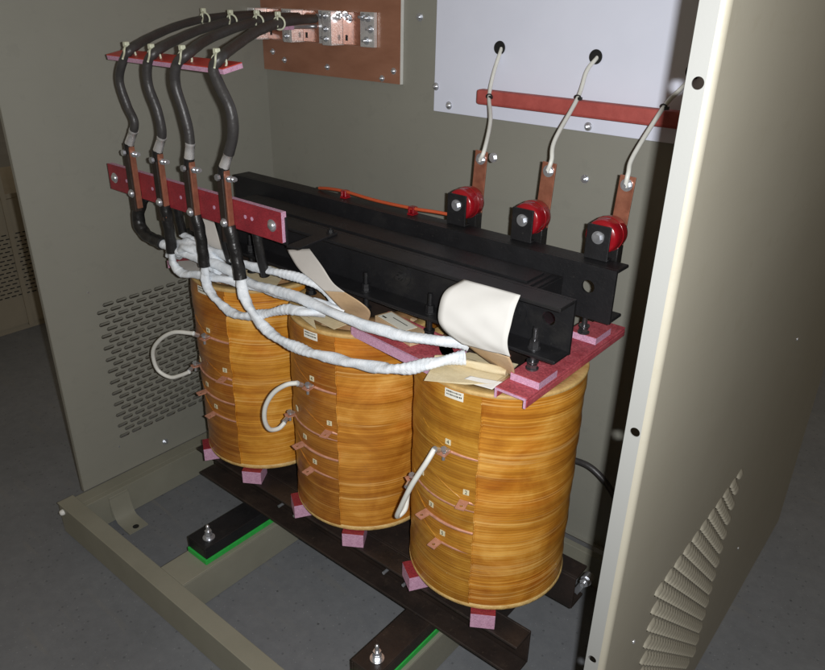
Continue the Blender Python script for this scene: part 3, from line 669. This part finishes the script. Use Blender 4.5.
# ------------------------------------------------------------------ insulators with copper bars and white wires
def insulator(x, lab, wl, wire):
    t = thing('red_insulator', (x, .125, .70), lab, 'insulator', 'red insulators on the rear beam'); L = -t.location
    b = MB(); b.box(x - .0245, x + .0235, .116, .120, .7005, .767); b.box(x - .0245, x + .0235, .1201, .137, .7005, .7045); b.build('bracket', 'black', t, L, bevel=.0012)
    b = MB(); r = .0330; b.lathe([(.0001, 0), (r * .86, 0), (r * .97, .004), (r, .012), (r, .043), (r * .96, .049), (r * .80, .053), (.0001, .053)], n=48, axis=(0, 1, 0), org=(x + .002, .1204, .744)); b.build('spool', 'redwax', t, L)
    b = MB(); b.lathe([(r - .0002, .0265), (r + .0009, .0268), (r + .0009, .0282), (r - .0002, .0285)], n=48, axis=(0, 1, 0), org=(x + .002, .1204, .744)); b.build('mould_seam', 'redwax', t, L)
    s = MB(); screw(s, (x, .1158, .744), (0, -1, 0), .0098); s.build('bolt', 'steel', t, L)
    b = MB(); b.box(x - .004, x + .027, .1738, .1770, .690, .852, rot=Matrix.Rotation(rad(2.5), 3, 'Y'), pivot=(x, .165, .75)); bar = b.build('copper_bar', 'copper', t, L, bevel=.0008)
    s = MB(); screw(s, (x + .016, .1735, .835), (0, -1, 0), .0095, hexh=True); s.cyl((x + .016, .165, .835), (x + .016, .160, .835), .004, n=12); s.build('bar_bolt', 'steel', t, L)
    b = MB(); b.box(x + .004, x + .028, .150, .1735, .684, .722); b.cyl((x + .015, .158, .684), (x + .015, .158, .655), .009); b.build('black_lug', 'sleeve', t, L, bevel=.002)
    w = thing('white_lead', wire[0], wl, 'wire', 'white leads to the cable holes'); wo = -w.location
    b = MB(); b.tube(smooth(wire, 12), .0044, n=14); b.build('lead', 'white_wire', w, wo)
    p = wire[3]; d = (Vector(wire[4]) - Vector(wire[2])).normalized(); a = d.orthogonal().normalized(); c_ = d.cross(a)
    q = Vector((p[0], p[1], p[2])); b = MB(); b.tube([q + (a * math.cos(rad(k)) + c_ * math.sin(rad(k))) * .0062 for k in range(0, 361, 24)], .0016, n=8); b.box(q.x + .004, q.x + .012, q.y - .009, q.y - .003, q.z - .004, q.z + .002)
    b.build('cable_tie', 'black_tie', w, wo)
insulator(-.209, 'red insulator with copper bar, leftmost of the three on the rear beam', 'white lead tied to the red tube, leftmost of three', [(-.192, .166, .832), (-.182, .168, .856), (-.226, .250, .902), (-.283, .325, .940), (-.299, .362, .988), (-.303, .394, 1.038)])
insulator(-.047, 'red insulator with copper bar, middle of the three on the rear beam', 'white lead tied to the red tube, middle of three', [(-.030, .166, .834), (-.024, .168, .858), (-.041, .205, .890), (-.063, .325, .958), (-.070, .365, 1.007), (-.064, .394, 1.033)])
insulator(.117, 'red insulator with copper bar, nearest the right panel', 'white lead passing behind the right panel flange', [(.134, .166, .832), (.135, .168, .857), (.125, .205, .884), (.121, .325, .958), (.133, .368, .990), (.148, .394, 1.019)])
s = MB(); screw(s, (-.163, .1745, .842), (0, -1, 0), .008); o = s.build('spare_bolt', 'steel', None); tag(o, 'extra bolt beside the leftmost copper bar', 'bolt')

rw = thing('orange_red_wire', (-.5, .15, .70), 'orange red wire running along the top of the rear black beam', 'wire')
b = MB(); b.tube(smooth([(-.64, .128, .7045), (-.60, .122, .711), (-.54, .118, .715), (-.44, .116, .712), (-.33, .117, .714), (-.27, .124, .716), (-.225, .130, .716)], 10), .0038, n=12); b.build('wire', 'orange', rw, -rw.location)
for x in (-.540, -.330):
    b = MB(); b.box(x - .008, x + .008, .108, .128, .7003, .7035); b.box(x - .008, x - .003, .110, .126, .7036, .718, bev=.001); b.box(x + .003, x + .008, .110, .126, .7036, .718, bev=.001); b.box(x - .0029, x + .0029, .110, .126, .7155, .718); b.build('wire_clamp', 'redwax', rw, -rw.location)

# ------------------------------------------------------------------ crimson terminal strip with four copper bars
ts = thing('terminal_strip', (-.7, -.2, .69), 'crimson insulating strip carrying four copper bars above the far left coil', 'terminal strip'); L = -ts.location
b = MB(); b.box(-1.035, -.398, -.2030, -.1905, .6945, .7565); b.cur = 0; b.build('strip_body', 'pinkcut', ts, L, bevel=.0006)
b = MB(); b.box(-1.035, -.398, -.2050, -.2032, .6945, .7565); fc = b.build('crimson_face', 'crimson', ts, L)
b = MB()
for x in (-.955, -.845, -.733, -.725 + .05, -.612, -.487, -.508): b.cyl((x, -.2051, .7265), (x, -.2056, .7265), .0042, n=14)
b.build('plugged_hole', 'pinkcut', fc)
for x in (-1.008, -.425):
    s = MB(); s.cyl((x, -.2052, .7255), (x, -.2065, .7255), .0125, n=24); s.lathe([(.0095, 0), (.009, .003), (.006, .0055), (.0001, .0062)], n=20, axis=(0, -1, 0), org=(x, -.2066, .7255)); s.cyl((x, -.1904, .7255), (x, -.172, .7255), .004, n=12); s.build('end_bolt', 'steel', ts, L)
BX = [-.9035, -.788, -.6705, -.5525]
for k, x in enumerate(BX):
    b = MB(); b.box(x + .0022, x + .0075, -.2190, -.2056, .672, .816, bev=.0008); br = b.build('copper_bar', 'copper', ts, L)
    b = MB(); b.box(x - .0165, x + .0020, -.2225, -.2056, .664, .800, bev=.001); b.build('dark_jacket', 'brownblack', br)
    s = MB(); s.cyl((x - .004, -.2227, .708), (x - .004, -.2245, .708), .0098, n=22); s.lathe([(.0078, 0), (.0075, .003), (.005, .0055), (.0001, .006)], n=20, axis=(0, -1, 0), org=(x - .004, -.2246, .708)); s.build('face_bolt', 'steel', br)
    s = MB(); s.hexn((x + .0077, -.212, .800), (x + .0145, -.212, .800), .0075); s.cyl((x + .0140, -.212, .800), (x + .033, -.212, .8025), .0040, n=12); s.hexn((x + .022, -.212, .801), (x + .027, -.212, .8015), .0060); s.build('cross_bolt', 'steel', br)

# heavy black cables
UPS = [[(-.855, -.200, 1.029), (-.923, -.100, 1.049), (-.970, 0, 1.067), (-1.007, .100, 1.079), (-1.034, .200, 1.085), (-1.075, .33, 1.088)],
       [(-.760, -.200, 1.030), (-.826, -.100, 1.047), (-.871, 0, 1.064), (-.898, .100, 1.078), (-.933, .200, 1.085), (-1.000, .33, 1.086)],
       [(-.648, -.200, 1.033), (-.724, -.100, 1.050), (-.759, 0, 1.069), (-.799, .100, 1.080), (-.829, .200, 1.087), (-.915, .33, 1.085)],
       [(-.545, -.200, 1.032), (-.624, -.100, 1.046), (-.680, 0, 1.066), (-.724, .100, 1.079), (-.760, .200, 1.084), (-.842, .322, 1.082)]]
DN = [[(-.872, -.216, 1.004), (-.897, -.218, .961), (-.887, -.214, .909), (-.872, -.211, .874), (-.892, -.211, .838)],
      [(-.775, -.218, 1.004), (-.783, -.218, .960), (-.768, -.214, .911), (-.766, -.211, .869), (-.777, -.211, .836)],
      [(-.671, -.218, 1.008), (-.683, -.218, .969), (-.672, -.214, .921), (-.666, -.211, .880), (-.666, -.211, .840)],
      [(-.550, -.218, 1.010), (-.537, -.218, .981), (-.514, -.214, .937), (-.518, -.211, .890), (-.542, -.211, .842)]]
names = ['leftmost of the four heavy black cables over the crimson strip', 'second heavy black cable from the left', 'third heavy black cable from the left', 'rightmost heavy black cable, bulging furthest right above the strip']
for k in range(4):
    path = smooth(UPS[k][::-1] + DN[k], 10)
    while path[-1].z < .851: path.pop()
    o = thing('black_power_cable', path[-1], names[k], 'cable', 'heavy black cables to the bus terminals'); L = -o.location
    b = MB(); b.tube(path, [.0092, .0098, .0103, .0108][k], n=20, rf=lambda L_, t, u, k=k: [.0092, .0098, .0103, .0108][k] * (1 + .02 * math.sin(L_ * 90 + k))); b.build('jacket', 'rubber', o, L)
    e = path[-1]; x = BX[k]; q = Vector((x - .004, -.212, .820)); d = (q - e).normalized()
    b = MB(); b.tube([e - d * .004, e + d * .001, e + d * .0015, e.lerp(q, .45), e.lerp(q, .92)], .0105, n=24, rf=lambda L_, t, u: .0105 * (1.0 if u < .3 or u > .8 else .94)); b.build('crimp_barrel', 'tin', o, L)
    b = MB(); b.tube(smooth([q + Vector((0, 0, .002)), (x - .006, -.213, .806), (x - .008, -.213, .786)], 5), .0118, n=16, rf=lambda L_, t, u: .0118 * (1 - .25 * u)); b.build('lug_palm', 'sleeve', o, L)
    s = MB(); s.hexn((x - .006, -.2245, .803), (x - .006, -.2310, .803), .0068); s.build('palm_bolt', 'steel', o, L)

# upper cable strips and ties
us = thing('cable_support_strip', (-.74, -.19, 1.0), 'red topped pink strip holding the black cables at upper left', 'support strip'); L = -us.location
rx = Matrix.Rotation(rad(11), 3, 'X'); pv = (-.735, -.213, 1.001)
b = MB(); b.box(-.942, -.527, -.213, -.166, 1.001, 1.010, rot=rx, pivot=pv); b.build('sawn_body', 'pinkcut', us, L)
b = MB(); b.box(-.942, -.527, -.213, -.166, 1.0101, 1.012, rot=rx, pivot=pv); b.build('red_face', 'redtop', us, L)
u2 = thing('cable_support_strip', (-.92, .25, 1.05), 'short pink strip tied under the cables before the brown board', 'support strip'); L = -u2.location
b = MB(); b.box(-1.10, -.862, .215, .268, 1.056, 1.067); b.build('sawn_body', 'pinkcut', u2, L)
for x in (-1.08, -.90):
    b = MB(); b.cyl((x, .2685, 1.061), (x, YB - .0105, 1.061), .006, n=12); b.build('standoff', 'steel', u2, L)
def ctie(c, d, lab, tl):
    c = Vector(c); d = Vector(d).normalized(); a = Vector((0, 0, 1)); a = (a - d * a.dot(d)).normalized(); e = d.cross(a)
    o = thing('cable_tie', c, lab, 'cable tie', 'pale nylon cable ties'); 
    b = MB(); b.tube([(a * math.cos(rad(k)) + e * math.sin(rad(k))) * .0142 for k in range(0, 361, 20)], .0022, n=8); b.build('strap', 'tie', o)
    h = a * .0155 - e * .002
    b = MB(); b.box(h.x - .0055, h.x + .0055, h.y - .0055, h.y + .0055, h.z - .002, h.z + .009, bev=.0015); b.tube(smooth([h + Vector((0, 0, .003)), h + Vector((.012, -.012, -.004)), h + Vector(tl) * .6, h + Vector(tl)], 5), .0021, n=8); b.build('locking_head', 'tie', o)
onm = ['leftmost', 'second', 'third', 'rightmost']
for k in range(4):
    p = Vector(UPS[k][0]); q = Vector(DN[k][0]); c = p.lerp(q, .35)
    ctie(c + Vector((0, 0, -.002)), Vector(UPS[k][1]) - q, 'pale cable tie round the %s black cable on the red topped strip' % onm[k], (.030, -.030, -.022))
for k, t in enumerate((.0, .0, .0, .0)):
    j = 3; p = Vector(UPS[k][j]); ctie(p, Vector(UPS[k][min(j + 1, 5)]) - Vector(UPS[k][j - 1]), 'pale cable tie round the %s black cable near the brown board' % onm[k], (.022, -.022, -.022))

# black sleeves + white taped cables
TW = {
 'A': [(-.845, -.200, .594), (-.788, -.195, .586), (-.717, -.185, .581), (-.637, -.175, .575), (-.557, -.172, .561), (-.470, -.174, .566), (-.388, -.175, .571), (-.244, -.175, .565), (-.123, -.165, .567), (-.044, -.145, .573), (-.010, -.125, .573), (.001, -.117, .570)],
 'B': [(-.814, -.160, .614), (-.729, -.165, .604), (-.641, -.160, .597), (-.581, -.160, .594), (-.492, -.155, .598), (-.438, -.145, .598), (-.390, -.132, .590), (-.356, -.122, .574), (-.332, -.115, .546)],
 'C': [(-.797, -.205, .590), (-.798, -.205, .555), (-.770, -.203, .537), (-.714, -.196, .545), (-.642, -.190, .553), (-.554, -.160, .548), (-.415, -.150, .552), (-.346, -.135, .552), (-.322, -.115, .540)],
 'D': [(-.664, -.210, .590), (-.659, -.212, .538), (-.612, -.215, .507), (-.542, -.214, .498), (-.468, -.205, .522), (-.403, -.200, .549), (-.357, -.195, .556), (-.330, -.160, .550)],
 'E': [(-.535, -.210, .592), (-.522, -.215, .552), (-.486, -.218, .515), (-.433, -.218, .489), (-.355, -.216, .481), (-.267, -.212, .488), (-.163, -.205, .503), (-.093, -.200, .519), (-.040, -.182, .541), (-.008, -.152, .551), (.006, -.136, .553)]}
SL = {
 'A': [(-.896, -.190, .715), (-.926, -.195, .672), (-.937, -.200, .632), (-.912, -.200, .601), (-.840, -.200, .594)],
 'B': [(-.791, -.180, .691), (-.807, -.168, .651), (-.812, -.160, .612)],
 'C': [(-.790, -.212, .700), (-.792, -.209, .652), (-.797, -.205, .584)],
 'D': [(-.672, -.212, .700), (-.664, -.211, .650), (-.664, -.210, .583)],
 'E': [(-.554, -.212, .700), (-.544, -.211, .650), (-.535, -.210, .586)]}
TLAB = {'A': 'long white taped lead running over the coil tops to the white paper', 'B': 'short white taped lead looping back at the middle coil top', 'C': 'white taped lead lying lowest behind the others across the far left coil', 'D': 'white taped lead sagging in a short loop before the far left coil', 'E': 'white taped lead sagging longest across the middle coil'}
def taper(r, wr, seed):
    def f(L, t, u):
        ph = (L / ((.027 if wr < .11 else .021) + .004 * math.sin(L * 17 + seed)) + t / (2 * math.pi) + .15 * math.sin(L * 9 + seed)) % 1.0
        lump = 1 + (.10 if wr < .11 else .17) * math.sin(t * 2 + L * (26 if wr < .11 else 60) + seed) + .04 * math.sin(t * 3 - L * 61 + seed * 2)
        end = 1 + .18 * max(0, u - .86) / .14
        return r * lump * end * (.95 + wr * ph ** 1.6 + .025 * math.sin(L * 75 + seed * 3 + t))
    return f
for k in 'ABCDE':
    o = thing('taped_lead', TW[k][0], TLAB[k], 'cable', 'white taped winding leads'); L = -o.location
    P = smooth(TW[k], 22); rr = {'A': .0108, 'B': .0092, 'C': .0095, 'D': .0092, 'E': .0104}[k]
    b = MB(); b.tube(P, rr, n=28, rf=taper(rr, {'A': .09, 'B': .12, 'C': .12, 'D': .17, 'E': .14}[k], ord(k)), caps=True); b.build('cloth_tape', 'tape', o, L)
    P = smooth(SL[k], 10); r0 = {'A': .0150, 'B': .010, 'C': .0125, 'D': .0125, 'E': .0135}[k]
    b = MB(); b.tube(P, r0, n=18, rf=lambda L_, t, u, r0=r0: r0 * (1 + .05 * math.sin(L_ * 190 + t) + .03 * math.sin(L_ * 71))); b.build('black_sleeve', 'sleeve', o, L)
for x, y, lab in ((-.632, -.178, 'thin black sleeve behind the third copper bar'), (-.512, -.178, 'thin black sleeve behind the rightmost copper bar')):
    b = MB(); b.tube(smooth([(x, y, .70), (x + .004, y + .004, .64), (x - .004, y + .02, .585)], 8), .0105, n=16); o = b.build('black_sleeve', 'sleeve'); tag(o, lab, 'sleeve')
# foil-like crumple of tape near the first coil
b = MB()
P = smooth([(-.86, -.165, .56), (-.82, -.175, .575), (-.76, -.185, .60), (-.70, -.170, .585), (-.66, -.165, .55)], 16)
b.tube(P, .016, n=26, rf=lambda L_, t, u: .017 * (1 + .22 * math.sin(t * 3 + L_ * 60) + .12 * math.sin(t * 5 - L_ * 130))); o = b.build('tape_bundle', 'tape'); tag(o, 'crumpled bundle of white tape at the far left coil top', 'tape')
b = MB()
for k, (y, z) in enumerate(((-.09, .552), (-.105, .560), (-.085, .566))): b.tube(smooth([(.012 + .004 * k, -.113, .562), (.028, -.108, z), (.045, y, z - .010), (.058, y + .02, z - .02)], 6), .0032, n=8)
o = b.build('bare_conductors', 'copper'); tag(o, 'bare golden conductors between the white lead ends and the tan paper', 'conductor')

# ------------------------------------------------------------------ papers
pp = thing('paper_apron', (.03, -.15, .62), 'white paper sheet curling over the front beam above the right coil', 'paper'); L = -pp.location
SL3 = [(-.024, -.108, .688), (-.041, -.135, .671), (-.042, -.155, .648), (-.038, -.160, .622), (-.024, -.156, .601), (.002, -.142, .580)]
SR3 = [(.094, -.108, .690), (.095, -.122, .675), (.096, -.135, .652), (.096, -.140, .626), (.097, -.141, .604), (.100, -.136, .586)]
o = sheet('outer_sheet', SL3, SR3, 'paper', wob=.0013); o.parent = pp; o.location = L
SL4 = [(.004, -.136, .580), (.016, -.120, .562), (.030, -.100, .540), (.036, -.085, .526)]
SR4 = [(.100, -.138, .586), (.104, -.130, .568), (.101, -.118, .548), (.092, -.108, .534)]
o = sheet('tan_fold', SL4, SR4, 'tan'); o.parent = pp; o.location = L
b = MB(); 
pts = [(-.022, -.217, .528), (-.055, -.138, .530), (-.021, -.080, .532), (.074, -.060, .532), (.082, -.116, .530), (.073, -.140, .524), (.034, -.172, .522)]
b.poly(pts, (0, 0, .0009)); o = b.build('crumpled_paper', 'tan2'); tag(o, 'crumpled cream paper lying on the front right coil top', 'paper')
b = MB(); P0 = smooth([(-.050, -.150, .534), (.00, -.128, .539), (.04, -.118, .536), (.080, -.108, .538)], 10)
b.tube(P0, .006, n=16, rf=lambda L_, t, u: .0075 * (1 + .35 * math.sin(L_ * 70 + t) * math.sin(t * 2))); o = b.build('rolled_paper', 'tan2'); tag(o, 'rolled cream paper edge between the crumpled paper and tan fold', 'paper')
o = sheet('white_paper_sliver', [(.020, -.170, .5235), (.050, -.160, .522), (.079, -.152, .5205)], [(.030, -.150, .5290), (.055, -.140, .528), (.084, -.125, .5265)], 'paper'); tag(o, 'small white paper sliver beside the crimson channel end', 'paper')
o = sheet('tapered_paper', [(-.494, -.112, .636), (-.440, -.130, .612), (-.387, -.140, .601), (-.349, -.143, .588)], [(-.426, -.108, .653), (-.366, -.130, .635), (-.325, -.140, .612), (-.292, -.140, .600)], 'greypaper'); tag(o, 'pale grey tapered paper strip hanging from the front beam to the middle coil', 'paper')
o = sheet('tan_paper_curl', [(-.349, -.143, .588), (-.322, -.136, .565), (-.318, -.112, .535), (-.318, -.100, .515)], [(-.292, -.140, .600), (-.256, -.130, .584), (-.248, -.112, .560), (-.266, -.100, .528)], 'tan'); tag(o, 'curled tan paper end standing on the middle coil top', 'paper')
o = sheet('pale_paper_strip', [(-.835, -.118, .656), (-.799, -.135, .627), (-.757, -.142, .598), (-.735, -.130, .560)], [(-.749, -.114, .648), (-.703, -.135, .618), (-.677, -.140, .593), (-.662, -.130, .552)], 'greypaper'); tag(o, 'pale paper strip behind the black sleeves at the far left coil', 'paper')
b = MB(); b.poly([(-.658, -.058, .545), (-.596, -.065, .545), (-.560, -.046, .552), (-.60, -.044, .552)], (0, 0, .001)); b.poly([(-.70, -.12, .527), (-.55, -.11, .527), (-.58, -.056, .535), (-.68, -.056, .535)], (0, 0, .0009)); o = b.build('tan_card', 'tan2'); tag(o, 'small tan card lying on the far left coil under the beam', 'card')
b = MB(); b.poly([(-.445, -.150, .520), (-.350, -.158, .522), (-.300, -.165, .523), (-.290, -.120, .527), (-.34, -.085, .532), (-.43, -.09, .528)], (0, 0, .0009)); b.poly([(-.415, -.162, .5225), (-.365, -.160, .5235), (-.33, -.186, .521)], (0, 0, .0008)); o = b.build('folded_card', 'tan2'); tag(o, 'folded cream card on the middle coil beneath the taped leads', 'card')
b = MB(); b.poly([(-.86, -.155, .532), (-.79, -.20, .533), (-.70, -.175, .530), (-.66, -.12, .535), (-.80, -.09, .536)], (0, 0, .001)); o = b.build('flat_paper', 'greypaper'); tag(o, 'flat grey paper under the white tape on the far left coil', 'paper')

# black cable at right behind the front coil
bc = MB(); bc.tube(smooth([(-.04, .31, .085), (.013, .30, .108), (.066, .30, .118), (.101, .30, .114), (.139, .30, .091), (.17, .30, .055), (.20, .31, -.02), (.22, .33, -.12)], 10), .0078, n=16)
o = bc.build('black_lead', 'rubber'); tag(o, 'single black cable behind the front right coil, low at the right', 'cable')

# ------------------------------------------------------------------ camera, light
cam_d = bpy.data.cameras.new('camera'); cam = bpy.data.objects.new('camera', cam_d); COL.objects.link(cam)
right = Vector((.77011595, .63760907, .01939348)); up = Vector((-.28689166, .31903904, .90327586)); fw = Vector((-.5697496, .70119097, -.42862177))
mw = Matrix((( right.x, up.x, -fw.x, .66249046), (right.y, up.y, -fw.y, -1.09491293), (right.z, up.z, -fw.z, 1.14478914), (0, 0, 0, 1)))
cam.matrix_world = mw; cam_d.sensor_width = 36; cam_d.lens = 718.18 / 825 * 36; cam_d.clip_start = .02; cam_d.clip_end = 100
SC.camera = cam
# the camera's own flash, a few centimetres to the right of the lens
ld = bpy.data.lights.new('flash', 'AREA'); ld.shape = 'RECTANGLE'; ld.size = .016; ld.size_y = .010; ld.energy = 20; ld.color = (.985, .99, 1.0)
fl2 = bpy.data.objects.new('flash', ld); COL.objects.link(fl2); fl2.matrix_world = mw; fl2.location = Vector((.66249046, -1.09491293, 1.14478914)) + right * .036 + up * .006 - fw * .0
w = bpy.data.worlds.new('World'); SC.world = w; w.use_nodes = True
bg = w.node_tree.nodes['Background']; bg.inputs[0].default_value = (1.0, .82, .58, 1); bg.inputs[1].default_value = .145
SC.render.engine = 'CYCLES'
SC.view_settings.view_transform = 'Standard'; SC.view_settings.look = 'None'; SC.view_settings.exposure = .20; SC.view_settings.gamma = 1
SC.render.resolution_x = 1024; SC.render.resolution_y = 832
